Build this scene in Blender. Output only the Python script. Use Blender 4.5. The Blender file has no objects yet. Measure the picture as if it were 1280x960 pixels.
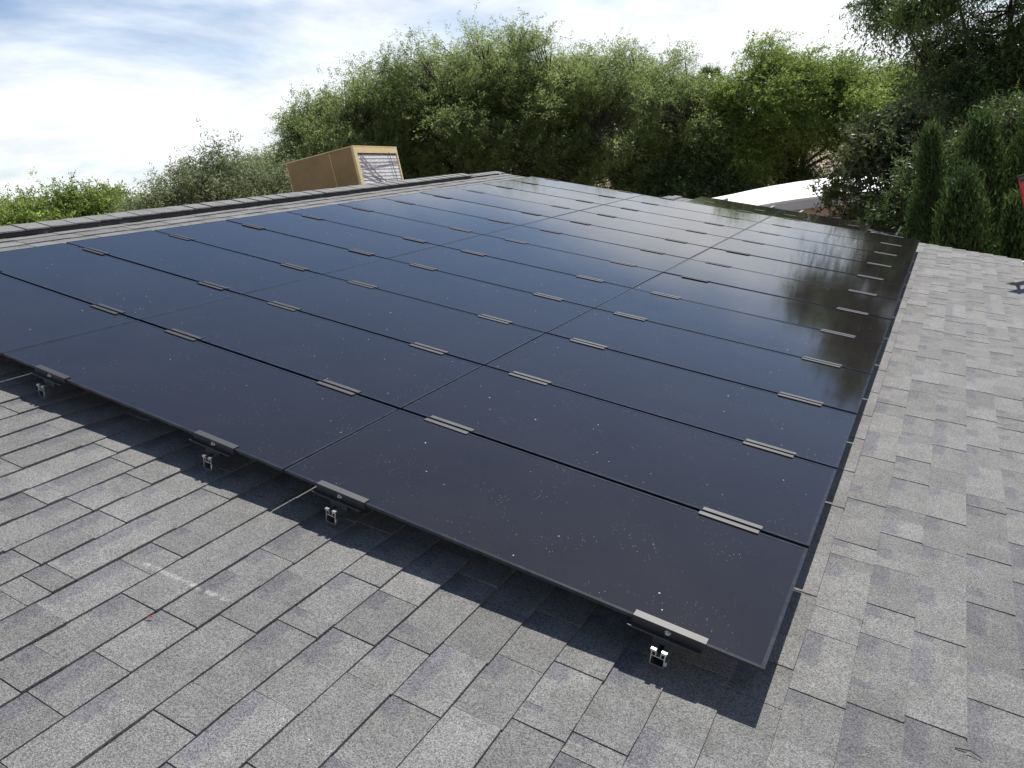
import bpy, bmesh, math, random
import numpy as np
from mathutils import Matrix, Vector

# ------------------------------------------------------------------ scene, camera, sky, sun
scene = bpy.context.scene
COL = scene.collection
R = math.radians
SLOPE = R(14.04)                       # a 3:12 roof
Z0 = 3.2
ROOF = Matrix.Translation((0, 0, Z0)) @ Matrix.Rotation(SLOPE, 4, 'Y')   # roof frame: x down the slope, y along the ridge, z off the roof

cam_d = bpy.data.cameras.new("camera"); cam = bpy.data.objects.new("camera", cam_d); COL.objects.link(cam)
_w = Vector((1.88624919, 0.55631658, -0.24590566)); _r = Matrix.Rotation(_w.length, 3, _w.normalized())
_m = Matrix((_r[0], -_r[1], -_r[2])).transposed().to_4x4()
cam.matrix_world = ROOF @ Matrix.Translation((0.07344, -1.70619, 1.35240)) @ _m
cam_d.sensor_width = 36; cam_d.lens = 0.9570235 * 1000 / 1280 * 36; cam_d.clip_end = 3000; cam_d.clip_start = 0.02
scene.camera = cam

SUN = (ROOF.to_3x3() @ Vector((-0.020, 0.080, 0.120))).normalized()
sun_d = bpy.data.lights.new("sun", 'SUN'); sun = bpy.data.objects.new("sun", sun_d); COL.objects.link(sun)
sun_d.energy = 5.0; sun_d.angle = R(0.53); sun_d.color = (1.0, 0.96, 0.90)
sun.rotation_euler = SUN.to_track_quat('Z', 'Y').to_euler()

world = bpy.data.worlds.new("World"); scene.world = world; world.use_nodes = True
wt = world.node_tree; wt.nodes.clear()
def wn(t, **k):
    n = wt.nodes.new(t)
    for a, b in k.items(): setattr(n, a, b)
    return n
def wmath(op, a, b=None, c=None, clamp=False):
    n = wn('ShaderNodeMath', operation=op, use_clamp=clamp)
    for i, v in enumerate((a, b, c)):
        if v is None: continue
        if isinstance(v, (int, float)): n.inputs[i].default_value = v
        else: wt.links.new(v, n.inputs[i])
    return n.outputs[0]
sky = wn('ShaderNodeTexSky', sky_type='NISHITA', sun_disc=False)
sky.sun_elevation = math.asin(SUN.z); sky.sun_rotation = math.atan2(SUN.x, SUN.y)
sky.air_density = 1.0; sky.dust_density = 0.7; sky.ozone_density = 3.0; sky.altitude = 700
tc = wn('ShaderNodeTexCoord'); sp = wn('ShaderNodeSeparateXYZ'); wt.links.new(tc.outputs['Generated'], sp.inputs[0])
zz = wmath('MAXIMUM', sp.outputs['Z'], 0.0)
den = wmath('ADD', zz, 0.16)
cb = wn('ShaderNodeCombineXYZ')
wt.links.new(wmath('DIVIDE', sp.outputs['X'], den), cb.inputs[0]); wt.links.new(wmath('DIVIDE', sp.outputs['Y'], den), cb.inputs[1])
cb.inputs[2].default_value = 3.7
n1 = wn('ShaderNodeTexNoise'); n1.inputs['Scale'].default_value = 0.60; n1.inputs['Detail'].default_value = 9; n1.inputs['Roughness'].default_value = 0.58; n1.inputs['Distortion'].default_value = 0.5
mp = wn('ShaderNodeMapping'); mp.inputs['Location'].default_value = (-0.27, 1.96, 1.54); wt.links.new(cb.outputs[0], mp.inputs['Vector'])
wt.links.new(mp.outputs[0], n1.inputs['Vector'])
n2 = wn('ShaderNodeTexNoise'); n2.inputs['Scale'].default_value = 2.2; n2.inputs['Detail'].default_value = 6; n2.inputs['Roughness'].default_value = 0.55
wt.links.new(cb.outputs[0], n2.inputs['Vector'])
lowr = wn('ShaderNodeMapRange', interpolation_type='SMOOTHSTEP')      # a cloud bank round the horizon, open blue above it
for _k, _v in (('From Min', 0.20), ('From Max', 0.42), ('To Min', 0.295), ('To Max', -0.06)): lowr.inputs[_k].default_value = _v
wt.links.new(zz, lowr.inputs['Value']); low = lowr.outputs[0]
cov = wn('ShaderNodeMapRange', interpolation_type='SMOOTHSTEP'); cov.inputs['From Min'].default_value = 0.52; cov.inputs['From Max'].default_value = 0.84
wt.links.new(wmath('ADD', n1.outputs['Fac'], low), cov.inputs['Value'])
cr = wn('ShaderNodeMapRange'); cr.inputs['From Min'].default_value = 0.35; cr.inputs['From Max'].default_value = 0.65; cr.inputs['To Min'].default_value = 8.4; cr.inputs['To Max'].default_value = 11.0
wt.links.new(n2.outputs['Fac'], cr.inputs['Value'])
ccol = wn('ShaderNodeVectorMath', operation='SCALE'); ccol.inputs[0].default_value = (0.965, 0.985, 1.02); wt.links.new(cr.outputs[0], ccol.inputs['Scale'])
mx = wn('ShaderNodeMix', data_type='RGBA'); wt.links.new(cov.outputs[0], mx.inputs['Factor']); wt.links.new(sky.outputs[0], mx.inputs['A']); wt.links.new(ccol.outputs[0], mx.inputs['B'])
bg = wn('ShaderNodeBackground'); bg.inputs['Strength'].default_value = 0.086; wt.links.new(mx.outputs['Result'], bg.inputs['Color'])
wo = wn('ShaderNodeOutputWorld'); wt.links.new(bg.outputs[0], wo.inputs['Surface'])

scene.view_settings.view_transform = 'Standard'; scene.view_settings.look = 'None'
scene.view_settings.exposure = 0.5; scene.view_settings.gamma = 1.0; scene.view_settings.use_curve_mapping = False

rng = random.Random(11); npr = np.random.default_rng(5)

# ------------------------------------------------------------------ helpers
class NT:
    """small node-graph helper"""
    def __init__(s, name):
        s.m = bpy.data.materials.new(name); s.m.use_nodes = True; s.t = s.m.node_tree
        s.t.nodes.clear(); s.out = s.n('ShaderNodeOutputMaterial')
    def n(s, t, **k):
        n = s.t.nodes.new(t)
        for a, b in k.items(): setattr(n, a, b)
        return n
    def l(s, a, b): s.t.links.new(a, b)
    def math(s, op, a, b=None, clamp=False):
        n = s.n('ShaderNodeMath', operation=op, use_clamp=clamp)
        for i, v in enumerate((a, b)):
            if v is None: continue
            if isinstance(v, (int, float)): n.inputs[i].default_value = v
            else: s.l(v, n.inputs[i])
        return n.outputs[0]
    def mapr(s, v, a, b, c=0.0, d=1.0, smooth=False):
        n = s.n('ShaderNodeMapRange'); n.interpolation_type = 'SMOOTHSTEP' if smooth else 'LINEAR'
        for k, x in zip(('From Min', 'From Max', 'To Min', 'To Max'), (a, b, c, d)): n.inputs[k].default_value = x
        s.l(v, n.inputs['Value']); return n.outputs[0]
    def noise(s, vec, scale, detail=3, rough=0.55):
        n = s.n('ShaderNodeTexNoise'); n.inputs['Scale'].default_value = scale; n.inputs['Detail'].default_value = detail; n.inputs['Roughness'].default_value = rough
        s.l(vec, n.inputs['Vector']); return n.outputs['Fac']
    def vor(s, vec, scale, out='Distance', feature='F1'):
        n = s.n('ShaderNodeTexVoronoi', feature=feature); n.inputs['Scale'].default_value = scale; s.l(vec, n.inputs['Vector']); return n.outputs[out]
    def mix(s, f, a, b, blend='MIX'):
        n = s.n('ShaderNodeMix', data_type='RGBA', blend_type=blend)
        for sock, v in (('Factor', f), ('A', a), ('B', b)):
            if isinstance(v, (int, float)): n.inputs[sock].default_value = v
            elif isinstance(v, tuple): n.inputs[sock].default_value = (*v, 1) if len(v) == 3 else v
            else: s.l(v, n.inputs[sock])
        return n.outputs['Result']
    def scale(s, col, f):
        n = s.n('ShaderNodeVectorMath', operation='SCALE')
        if isinstance(col, tuple): n.inputs[0].default_value = col
        else: s.l(col, n.inputs[0])
        if isinstance(f, (int, float)): n.inputs['Scale'].default_value = f
        else: s.l(f, n.inputs['Scale'])
        return n.outputs[0]
    def bsdf(s, **k):
        b = s.n('ShaderNodeBsdfPrincipled')
        for a, v in k.items():
            sock = b.inputs[a.replace('_', ' ')]
            if isinstance(v, (int, float)): sock.default_value = v
            elif isinstance(v, tuple): sock.default_value = (*v, 1) if len(v) == 3 else v
            else: s.l(v, sock)
        s.l(b.outputs[0], s.out.inputs['Surface']); return b
    def bump(s, h, strength, dist):
        n = s.n('ShaderNodeBump'); n.inputs['Strength'].default_value = strength; n.inputs['Distance'].default_value = dist; s.l(h, n.inputs['Height']); return n.outputs[0]

def pos_in_roof(g):
    """position in the roof's own frame"""
    ge = g.n('ShaderNodeNewGeometry')
    su = g.n('ShaderNodeVectorMath', operation='SUBTRACT'); su.inputs[1].default_value = (0, 0, Z0); g.l(ge.outputs['Position'], su.inputs[0])
    ro = g.n('ShaderNodeVectorRotate', rotation_type='AXIS_ANGLE'); ro.inputs['Axis'].default_value = (0, 1, 0); ro.inputs['Angle'].default_value = -SLOPE
    g.l(su.outputs[0], ro.inputs['Vector']); return ro.outputs[0]

def simple(name, col, rough=0.6, metal=0.0, var=0.15, scale=6.0, bump=0.0, bscale=60.0, **k):
    g = NT(name); ge = g.n('ShaderNodeNewGeometry'); p = ge.outputs['Position']
    f = g.mapr(g.noise(p, scale, 5), 0.3, 0.7, 1 - var, 1 + var)
    kw = dict(Base_Color=g.scale(col, f), Roughness=rough, Metallic=metal); kw.update(k)
    b = g.bsdf(**kw)
    if bump: g.l(g.bump(g.noise(p, bscale, 4), bump, 0.01), b.inputs['Normal'])
    return g.m

def obj(name, bm_or_me, mat=None, parent=None, mw=None, smooth=False):
    if isinstance(bm_or_me, bmesh.types.BMesh):
        me = bpy.data.meshes.new(name); bm_or_me.to_mesh(me); bm_or_me.free()
    else: me = bm_or_me
    if mat is not None and not me.materials: me.materials.append(mat)
    if smooth: me.polygons.foreach_set('use_smooth', [True] * len(me.polygons))
    o = bpy.data.objects.new(name, me); COL.objects.link(o)
    if parent: o.parent = parent
    if mw is not None: o.matrix_local = mw
    return o
def tag(o, label=None, cat=None, group=None, kind=None):
    if label: o['label'] = label
    if cat: o['category'] = cat
    if group: o['group'] = group
    if kind: o['kind'] = kind
    return o
def thing(name, label, cat, mw=None, group=None):
    o = bpy.data.objects.new(name, None); COL.objects.link(o); o.empty_display_size = 0.2
    if mw is not None: o.matrix_world = mw
    return tag(o, label, cat, group)
def box(bm, x0, x1, y0, y1, z0, z1):
    v = [bm.verts.new((x, y, z)) for z in (z0, z1) for y in (y0, y1) for x in (x0, x1)]
    for f in ((0, 2, 3, 1), (4, 5, 7, 6), (0, 1, 5, 4), (2, 6, 7, 3), (0, 4, 6, 2), (1, 3, 7, 5)): bm.faces.new([v[i] for i in f])
    return v
def BM(*boxes):
    bm = bmesh.new()
    for b in boxes: box(bm, *b)
    return bm
def bevel(bm, w, seg=1):
    bmesh.ops.bevel(bm, geom=bm.edges[:], offset=w, segments=seg, affect='EDGES', profile=0.5); return bm
def cyl(bm, p0, p1, r0, r1=None, n=10, cap=True):
    p0, p1 = Vector(p0), Vector(p1); r1 = r0 if r1 is None else r1
    d = (p1 - p0).normalized(); a = d.orthogonal().normalized(); b = d.cross(a)
    A = [bm.verts.new(p0 + (a * math.cos(t) + b * math.sin(t)) * r0) for t in [2 * math.pi * i / n for i in range(n)]]
    B = [bm.verts.new(p1 + (a * math.cos(t) + b * math.sin(t)) * r1) for t in [2 * math.pi * i / n for i in range(n)]]
    for i in range(n): bm.faces.new((A[i], A[(i + 1) % n], B[(i + 1) % n], B[i]))
    if cap: bm.faces.new(A[::-1]); bm.faces.new(B)
    return bm
def np_mesh(name, V, F, mat, tone=None):
    """V (n,3), F (m,k) -> mesh; tone is a per-vertex float attribute"""
    me = bpy.data.meshes.new(name); k = F.shape[1]
    me.vertices.add(len(V)); me.vertices.foreach_set('co', V.astype(np.float32).ravel())
    me.loops.add(F.size); me.loops.foreach_set('vertex_index', F.astype(np.int32).ravel())
    me.polygons.add(len(F)); me.polygons.foreach_set('loop_start', np.arange(0, F.size, k, dtype=np.int32))
    me.update(calc_edges=True)
    if tone is not None:
        a = me.attributes.new('tone', 'FLOAT', 'POINT'); a.data.foreach_set('value', tone.astype(np.float32))
    me.polygons.foreach_set('use_smooth', np.zeros(len(F), bool)); me.materials.append(mat); return me

# ------------------------------------------------------------------ materials
def shingle_material():
    g = NT('asphalt_shingle'); p = pos_in_roof(g)
    at = g.n('ShaderNodeAttribute', attribute_name='tone'); tone = at.outputs['Fac']
    oi = g.n('ShaderNodeObjectInfo')
    uv = g.n('ShaderNodeUVMap', uv_map='tab'); su = g.n('ShaderNodeSeparateXYZ'); g.l(uv.outputs[0], su.inputs[0])
    ba = g.n('ShaderNodeAttribute', attribute_name='band').outputs['Fac']
    gran = g.vor(p, 380, 'Color'); gs = g.n('ShaderNodeSeparateColor'); g.l(gran, gs.inputs[0])
    fine = g.noise(p, 900, 2, 0.7)
    blot = g.mapr(g.noise(p, 9, 5, 0.6), 0.3, 0.7, 0.86, 1.14)
    weath = g.mapr(g.noise(p, 1.1, 4, 0.6), 0.3, 0.7, 0.93, 1.07)
    wob = g.math('MULTIPLY', g.math('SUBTRACT', g.noise(p, 60, 3), 0.5), 0.22)
    bx = g.mapr(g.math('ADD', g.math('SUBTRACT', ba, g.math('SUBTRACT', 1.0, su.outputs['X'])), wob), -0.02, 0.05, 0, 1, True)
    by = g.mapr(g.math('ADD', su.outputs['Y'], wob), 0.36, 0.50, 1, 0, True)
    band = g.math('MULTIPLY', bx, by)
    grain = g.mapr(g.math('ADD', g.math('MULTIPLY', gs.outputs[0], 0.65), g.math('MULTIPLY', fine, 0.6)), 0.15, 1.05, 0.17, 1.90)
    v = g.math('MULTIPLY', g.math('MULTIPLY', g.math('MULTIPLY', blot, weath), grain), g.math('MULTIPLY', tone, g.mapr(oi.outputs['Random'], 0, 1, 0.95, 1.05)))
    v = g.math('MULTIPLY', v, g.mapr(band, 0, 1, 1.0, 0.74))
    warm = g.mix(g.noise(p, 2.3, 3), (0.144, 0.142, 0.134), (0.138, 0.138, 0.136))
    warm = g.mix(band, warm, (0.144, 0.142, 0.153))
    col = g.scale(warm, v)
    # chalk smear left on the near courses, and pale chips
    sx = g.n('ShaderNodeSeparateXYZ'); g.l(p, sx.inputs[0])
    ax, ay, bx2, by2 = CHALK
    L = math.hypot(bx2 - ax, by2 - ay); ux, uy = (bx2 - ax) / L, (by2 - ay) / L
    dx = g.math('SUBTRACT', sx.outputs['X'], ax); dy = g.math('SUBTRACT', sx.outputs['Y'], ay)
    al = g.math('ADD', g.math('MULTIPLY', dx, ux), g.math('MULTIPLY', dy, uy)); pe = g.math('ABSOLUTE', g.math('SUBTRACT', g.math('MULTIPLY', dx, uy), g.math('MULTIPLY', dy, ux)))
    m = g.math('MULTIPLY', g.mapr(pe, 0.002, 0.014, 1, 0, True), g.math('MULTIPLY', g.mapr(al, 0, 0.03, 0, 1, True), g.mapr(al, L - 0.03, L, 1, 0, True)))
    m = g.math('MULTIPLY', m, g.mapr(g.noise(p, 26, 4, 0.7), 0.42, 0.74, 0, 0.62))
    col = g.mix(m, col, (0.62, 0.60, 0.56))
    sp_ = g.math('MULTIPLY', g.mapr(g.vor(p, 26), 0.035, 0.055, 1, 0), g.mapr(g.noise(p, 3.1, 2), 0.56, 0.66, 0, 1))
    col = g.mix(sp_, col, (0.72, 0.71, 0.68))
    h = g.math('ADD', g.math('MULTIPLY', g.vor(p, 420), 0.8), g.math('MULTIPLY', fine, 0.5))
    rough = g.mapr(gs.outputs[1], 0.86, 1.0, 0.88, 0.34)
    b = g.bsdf(Base_Color=col, Roughness=rough, Normal=g.bump(h, 0.75, 0.003)); b.inputs['Specular IOR Level'].default_value = 0.5
    return g.m
CHALK = (-1.756, -0.506, -1.371, -0.480)

def glass_material():
    g = NT('thin_film_glass'); p = pos_in_roof(g)
    dust = g.mapr(g.noise(p, 2.2, 6, 0.6), 0.3, 0.75, 0.4, 1.25)
    oi = g.n('ShaderNodeObjectInfo')
    # wind-blown grit: sparse pale dots in loose patches
    vd = g.n('ShaderNodeTexVoronoi'); vd.inputs['Scale'].default_value = 30; g.l(p, vd.inputs['Vector'])
    vs = g.n('ShaderNodeSeparateColor'); g.l(vd.outputs['Color'], vs.inputs[0])
    rad = g.mapr(vs.outputs[0], 0.60, 1.0, 0.0, 0.085)
    dot = g.math('MULTIPLY', g.math('LESS_THAN', vd.outputs['Distance'], rad), g.mapr(g.noise(p, 3.5, 3), 0.38, 0.52, 0, 1))
    vd2 = g.vor(p, 85); dot2 = g.math('MULTIPLY', g.math('LESS_THAN', vd2, 0.11), g.mapr(g.noise(p, 5, 3), 0.48, 0.62, 0, 0.45))
    dots = g.math('MULTIPLY', g.math('MAXIMUM', dot, dot2), g.mapr(vs.outputs[1], 0, 1, 0.25, 0.9))
    base = g.mix(g.math('MULTIPLY', dust, 0.021), (0.0100, 0.0085, 0.0095), (0.30, 0.27, 0.235))
    base = g.scale(base, g.mapr(oi.outputs['Random'], 0, 1, 0.9, 1.1))
    base = g.mix(dots, base, (0.62, 0.60, 0.57))
    smear = g.mapr(g.noise(p, 7, 5, 0.65), 0.35, 0.7, 0.05, 0.10)
    rough = g.math('MAXIMUM', smear, g.math('MULTIPLY', dots, 0.7))
    b = g.bsdf(Base_Color=base, Roughness=rough); b.inputs['IOR'].default_value = 1.52; b.inputs['Specular Tint'].default_value = (0.97, 0.95, 1.0, 1)
    return g.m

M = {}
M['shingle'] = shingle_material()
M['glass'] = glass_material()
M['margin'] = simple('laminate_margin', (0.020, 0.021, 0.026), 0.16, 0, 0.4, 30)
M['edge'] = simple('black_edge_tape', (0.02, 0.02, 0.022), 0.45)
M['black_metal'] = simple('black_anodised', (0.040, 0.040, 0.041), 0.45, 0.15, 0.12, 20)
M['alu'] = simple('mill_aluminium', (0.72, 0.73, 0.74), 0.28, 1.0, 0.10, 25)
M['steel'] = simple('stainless', (0.66, 0.66, 0.66), 0.2, 1.0, 0.05)
M['vent'] = simple('black_plastic_vent', (0.022, 0.022, 0.024), 0.6, 0, 0.3, 40, 0.5, 80)
M['deck'] = simple('roof_felt', (0.03, 0.03, 0.03), 0.9)
M['stucco'] = simple('tan_stucco', (0.42, 0.33, 0.25), 0.9, 0, 0.1, 3, 0.4, 70)
M['fascia'] = simple('painted_fascia', (0.45, 0.40, 0.34), 0.6, 0, 0.1, 5)
M['drip'] = simple('drip_edge_metal', (0.50, 0.49, 0.47), 0.45, 0.4, 0.1, 5)
M['dirt'] = simple('desert_dirt', (0.30, 0.235, 0.17), 0.95, 0, 0.25, 0.7, 0.5, 8)

# ------------------------------------------------------------------ ground
bm = bmesh.new(); s = 1500
bm.faces.new([bm.verts.new(c) for c in ((-s, -s, 0), (s, -s, 0), (s, s, 0), (-s, s, 0))])
tag(obj('ground', bm, M['dirt']), 'bare desert ground around the houses', kind='structure')

# ------------------------------------------------------------------ house with the shingled roof
EXPO, XB0 = 0.1433, 0.061            # course exposure; butt line of course 0
RZ = -0.120                            # mean shingle surface in the roof frame
X_RIDGE, X_EAVE, Y_NEAR, Y_RAKE = -5.95, 1.16, -3.2, 8.80
house = thing('house', 'single-storey house with the grey shingled roof that carries the large solar array', 'house', ROOF)
roof = obj('roof', BM((X_RIDGE, X_EAVE, Y_NEAR, Y_RAKE, RZ - 0.16, RZ - 0.016)), M['deck'], house)
bm = bmesh.new()
c, s_ = math.cos(2 * SLOPE), math.sin(2 * SLOPE)
def back(u, z):      # the far slope, in the roof frame: u metres down from the ridge
    return (X_RIDGE - u * c - (z) * s_ * 0 , z - u * s_)
for y0 in (Y_NEAR,):
    q = []
    for (u, z) in ((0, RZ), (6.5, RZ), (6.5, RZ - 0.16), (0, RZ - 0.16)):
        x, zz_ = back(u, z); q.append((x, zz_))
    A = [bm.verts.new((x, Y_NEAR, z)) for x, z in q]; B = [bm.verts.new((x, Y_RAKE, z)) for x, z in q]
    bm.faces.new(A); bm.faces.new(B[::-1])
    for i in range(4): bm.faces.new((A[i], B[i], B[(i + 1) % 4], A[(i + 1) % 4]))
M['far_slope'] = simple('shingle_far_slope', (0.145, 0.145, 0.145), 0.9, 0, 0.2, 12, 0.4, 300)
obj('back_slope', bm, M['far_slope'], house)

def inv(v): return ROOF.inverted() @ Vector(v)
def level_box(x0, x1, y0, y1, z0, z1):   # a plumb box given in world axes, written in roof-frame coordinates
    b = BM((x0, x1, y0, y1, z0, z1)); bmesh.ops.transform(b, matrix=ROOF.inverted(), verts=b.verts[:]); return b
obj('wall', level_box(0.42, 0.60, -2.7, 8.4, 0.0, 2.74), M['stucco'], house)
obj('wall', level_box(-11.2, -11.0, -2.7, 8.4, 0.0, 2.70), M['stucco'], house)
bm = bmesh.new()                       # gable wall under the far rake
pts = [(-11.0, 0), (0.42, 0), (0.42, 2.74), (-5.77, 4.30), (-11.0, 2.80)]
A = [bm.verts.new(inv((x, 8.22, z))) for x, z in pts]; B = [bm.verts.new(inv((x, 8.40, z))) for x, z in pts]
bm.faces.new(A); bm.faces.new(B[::-1])
for i in range(5): bm.faces.new((A[i], B[i], B[(i + 1) % 5], A[(i + 1) % 5]))
obj('gable_wall', bm, M['stucco'], house)
obj('eave_fascia', BM((X_EAVE, X_EAVE + 0.025, Y_NEAR, Y_RAKE, RZ - 0.17, RZ - 0.013)), M['fascia'], house)
obj('rake_fascia', BM((X_RIDGE, X_EAVE, Y_RAKE, Y_RAKE + 0.03, RZ - 0.19, RZ - 0.020)), M['fascia'], house)
obj('drip_edge', BM((X_RIDGE, X_EAVE, Y_RAKE - 0.05, Y_RAKE + 0.036, RZ - 0.0155, RZ - 0.0125)), M['drip'], house)

# --- shingles: every tab is a real piece, butt edges proud of the course below
def tab_geometry(length, raise_, jit):
    """a tab in its own frame: butt edge at x=0, y from 0 to length"""
    up = -EXPO - 0.012; zb = 0.0025 + raise_; zu = -0.0042 + raise_ * 0.5; g = 0.0014 if jit[0] >= 0 else 0.0008
    V = [(0 + jit[0], g, zb), (0 + jit[1], length - g, zb), (up, length - g, zu), (up, g, zu),
         (0 + jit[0] - 0.0006, g, zb - 0.0078 - raise_), (0 + jit[1] - 0.0006, length - g, zb - 0.0078 - raise_), (up, length - g, zu - 0.008), (up, g, zu - 0.008)]
    F = [(0, 1, 2, 3), (4, 5, 1, 0), (5, 6, 2, 1), (7, 4, 0, 3)]
    UV = {0: (0, 1), 1: (1, 1), 2: (1, 0), 3: (0, 0), 4: (0, 1), 5: (1, 1), 6: (1, 0), 7: (0, 0)}
    return V, F, UV
def tab_mesh(tabs, name):
    """tabs: list of (x, y, z, length, raise, tone, band, jit)"""
    V, F, T, Bn, U = [], [], [], [], []
    for (x, y, z, ln, ra, to, ba, jit) in tabs:
        v, f, uv = tab_geometry(ln, ra, jit); o = len(V)
        V += [(a + x, b + y, c_ + z) for a, b, c_ in v]; T += [to] * 8; Bn += [ba] * 8
        for q in f:
            F.append([i + o for i in q]); U += [uv[i] for i in q]
    me = np_mesh(name, np.array(V), np.array(F), M['shingle'], np.array(T))
    a = me.attributes.new('band', 'FLOAT', 'POINT'); a.data.foreach_set('value', np.array(Bn, np.float32))
    u = me.uv_layers.new(name='tab'); u.data.foreach_set('uv', np.array(U, np.float32).ravel())
    return me
WIDTHS = [0.07, 0.11, 0.14, 0.17, 0.20, 0.225, 0.255, 0.285, 0.335]
def lay_course(xb, y0, y1, r):
    y = y0 - r.uniform(0, 0.3); out = []; hi = 0
    while y < y1:
        ln = r.choice(WIDTHS[1:] if r.random() < 0.85 else WIDTHS[:2]); hi = 1 - hi if r.random() < 0.8 else hi
        ba = r.choice((0.0, 0.30, 0.42, 0.55)) if r.random() < 0.85 else 0.95
        to = r.choice((0.88, 0.95, 1.0, 1.04, 1.10)) * (1.03 if hi else 0.985)
        jit = r.choice(((0, 0), (0.0015, -0.001), (-0.0015, 0.001), (0.002, 0.0015)))
        a = max(y, y0); b = min(y + ln, y1)
        if b - a > 0.03: out.append([xb, a, RZ, b - a, 0.0030 if hi else 0.0, to, ba, jit])
        y += ln
    return out
tabs = []; r_ = random.Random(3); k = -7
while True:
    xb = XB0 - EXPO * k
    if xb < -5.80: break
    if xb < X_EAVE + 0.03: tabs += lay_course(xb, Y_NEAR, Y_RAKE + 0.02 + r_.uniform(-0.012, 0.012), r_)
    k += 1
# which tabs show largest from the photographer's spot: those become pieces of their own
CI = (cam.matrix_world.inverted() @ ROOF); FPX = 957.0 * 0.8
def project(p):
    q = CI @ Vector(p)
    if q.z > -0.05: return None
    return (512 - FPX * q.x / q.z, 384 + FPX * q.y / q.z)
def shown(t):
    x, y, z, ln = t[:4]; cx, cy = x - EXPO / 2, y + ln / 2
    if -4.98 < cx < 0.0 and 0.02 < cy < 8.6: return 0
    P = [project(p) for p in ((x, y, z), (x, y + ln, z), (x - EXPO, y + ln, z), (x - EXPO, y, z))]
    if any(p is None for p in P): return 0
    mx_, my_ = sum(p[0] for p in P) / 4, sum(p[1] for p in P) / 4
    if not (-10 < mx_ < 1034 and 0 < my_ < 775): return 0
    return abs(sum(P[i][0] * P[(i + 1) % 4][1] - P[(i + 1) % 4][0] * P[i][1] for i in range(4))) / 2
order = sorted(range(len(tabs)), key=lambda i: -shown(tabs[i]))
own = set(i for i in order[:300] if shown(tabs[i]) > 0)
cache = {}
for i in order[:300]:
    if i not in own: continue
    x, y, z, ln, ra, to, ba, jit = tabs[i]
    key = (round(ln, 3), ra, to, ba, jit)
    if key not in cache: cache[key] = tab_mesh([(0, 0, 0, ln, ra, to, ba, jit)], 'shingle')
    obj('shingle', cache[key], None, roof, Matrix.Translation((x, y, z)))
tag(obj('shingle_field', tab_mesh([t for i, t in enumerate(tabs) if i not in own], 'shingle_field'), None, roof), kind='stuff')

# --- ridge: black vent strip under folded cap shingles; the vent stops short of the far rake
V_END = 7.78
bm = bmesh.new(); rr = random.Random(8)
for side in (0, 1):
    n = 110; prev = None
    for i in range(n + 1):
        y = Y_NEAR + (V_END - Y_NEAR) * i / n; j = rr.uniform(-0.008, 0.008); jz = rr.uniform(-0.004, 0.004)
        prof = [(-5.90, -0.0855), (-5.778 + j, -0.0865 + jz * 0.4), (-5.766 + j, -0.116 + jz), (-5.90, -0.150)]
        if side:
            prof = [(X_RIDGE - (x - X_RIDGE) * c - (z - RZ) * s_, z - (x - X_RIDGE) * s_) for x, z in prof]
        ring = [bm.verts.new((x, y, z)) for x, z in prof]
        if prev:
            for a in range(3): bm.faces.new((prev[a], ring[a], ring[a + 1], prev[a + 1]))
        elif i == 0: bm.faces.new(ring)
        prev = ring
    bm.faces.new(prev[::-1])
ridge = obj('ridge_vent', bm, M['vent'], house)
def cap_mesh(w, top, thick, ln, jit):
    bm = bmesh.new(); P = []
    xs = [(-w, 0), (0, 1), (w, 0)]
    for y, lift in ((0, 0.0035), (ln, -0.001)):
        row = []
        for xx, ap in xs:
            u = abs(xx); zt = top + lift - u * math.tan(SLOPE)
            row.append((xx + jit * (1 if y == 0 else -1), y, zt))
        P.append(row)
    T = [[bm.verts.new(p) for p in row] for row in P]; Bt = [[bm.verts.new((p[0], p[1], p[2] - thick)) for p in row] for row in P]
    for a in range(2):
        bm.faces.new((T[0][a], T[0][a + 1], T[1][a + 1], T[1][a])); bm.faces.new((Bt[0][a + 1], Bt[0][a], Bt[1][a], Bt[1][a + 1]))
        bm.faces.new((Bt[0][a], Bt[0][a + 1], T[0][a + 1], T[0][a])); bm.faces.new((T[1][a], T[1][a + 1], Bt[1][a + 1], Bt[1][a]))
    bm.faces.new((Bt[0][2], Bt[1][2], T[1][2], T[0][2])); bm.faces.new((Bt[1][0], Bt[0][0], T[0][0], T[1][0]))
    me = bpy.data.meshes.new('ridge_cap'); bm.to_mesh(me); bm.free(); me.materials.append(M['shingle'])
    a = me.attributes.new('tone', 'FLOAT', 'POINT'); a.data.foreach_set('value', [rr.uniform(0.92, 1.08)] * len(me.vertices))
    me.attributes.new('band', 'FLOAT', 'POINT'); me.uv_layers.new(name='tab')
    return me
caps = [cap_mesh(0.178, 0.0, 0.010, 0.215, j) for j in (0.0, 0.006, -0.006, 0.010)]
low_caps = [cap_mesh(0.150, 0.0, 0.009, 0.215, j) for j in (0.0, 0.004, -0.003)]
apex_m = ROOF @ Matrix.Translation((X_RIDGE, 0, 0))
plumb = Matrix.Rotation(-SLOPE, 4, 'Y')
y = Y_NEAR
while y < V_END:
    obj('ridge_cap', rr.choice(caps), None, ridge, Matrix.Translation((X_RIDGE, y, RZ + 0.048 + rr.uniform(-0.002, 0.002))) @ plumb)
    y += 0.19
while y < Y_RAKE - 0.1:
    obj('ridge_cap', rr.choice(low_caps), None, ridge, Matrix.Translation((X_RIDGE, y, RZ + 0.018)) @ plumb)
    y += 0.19

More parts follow.
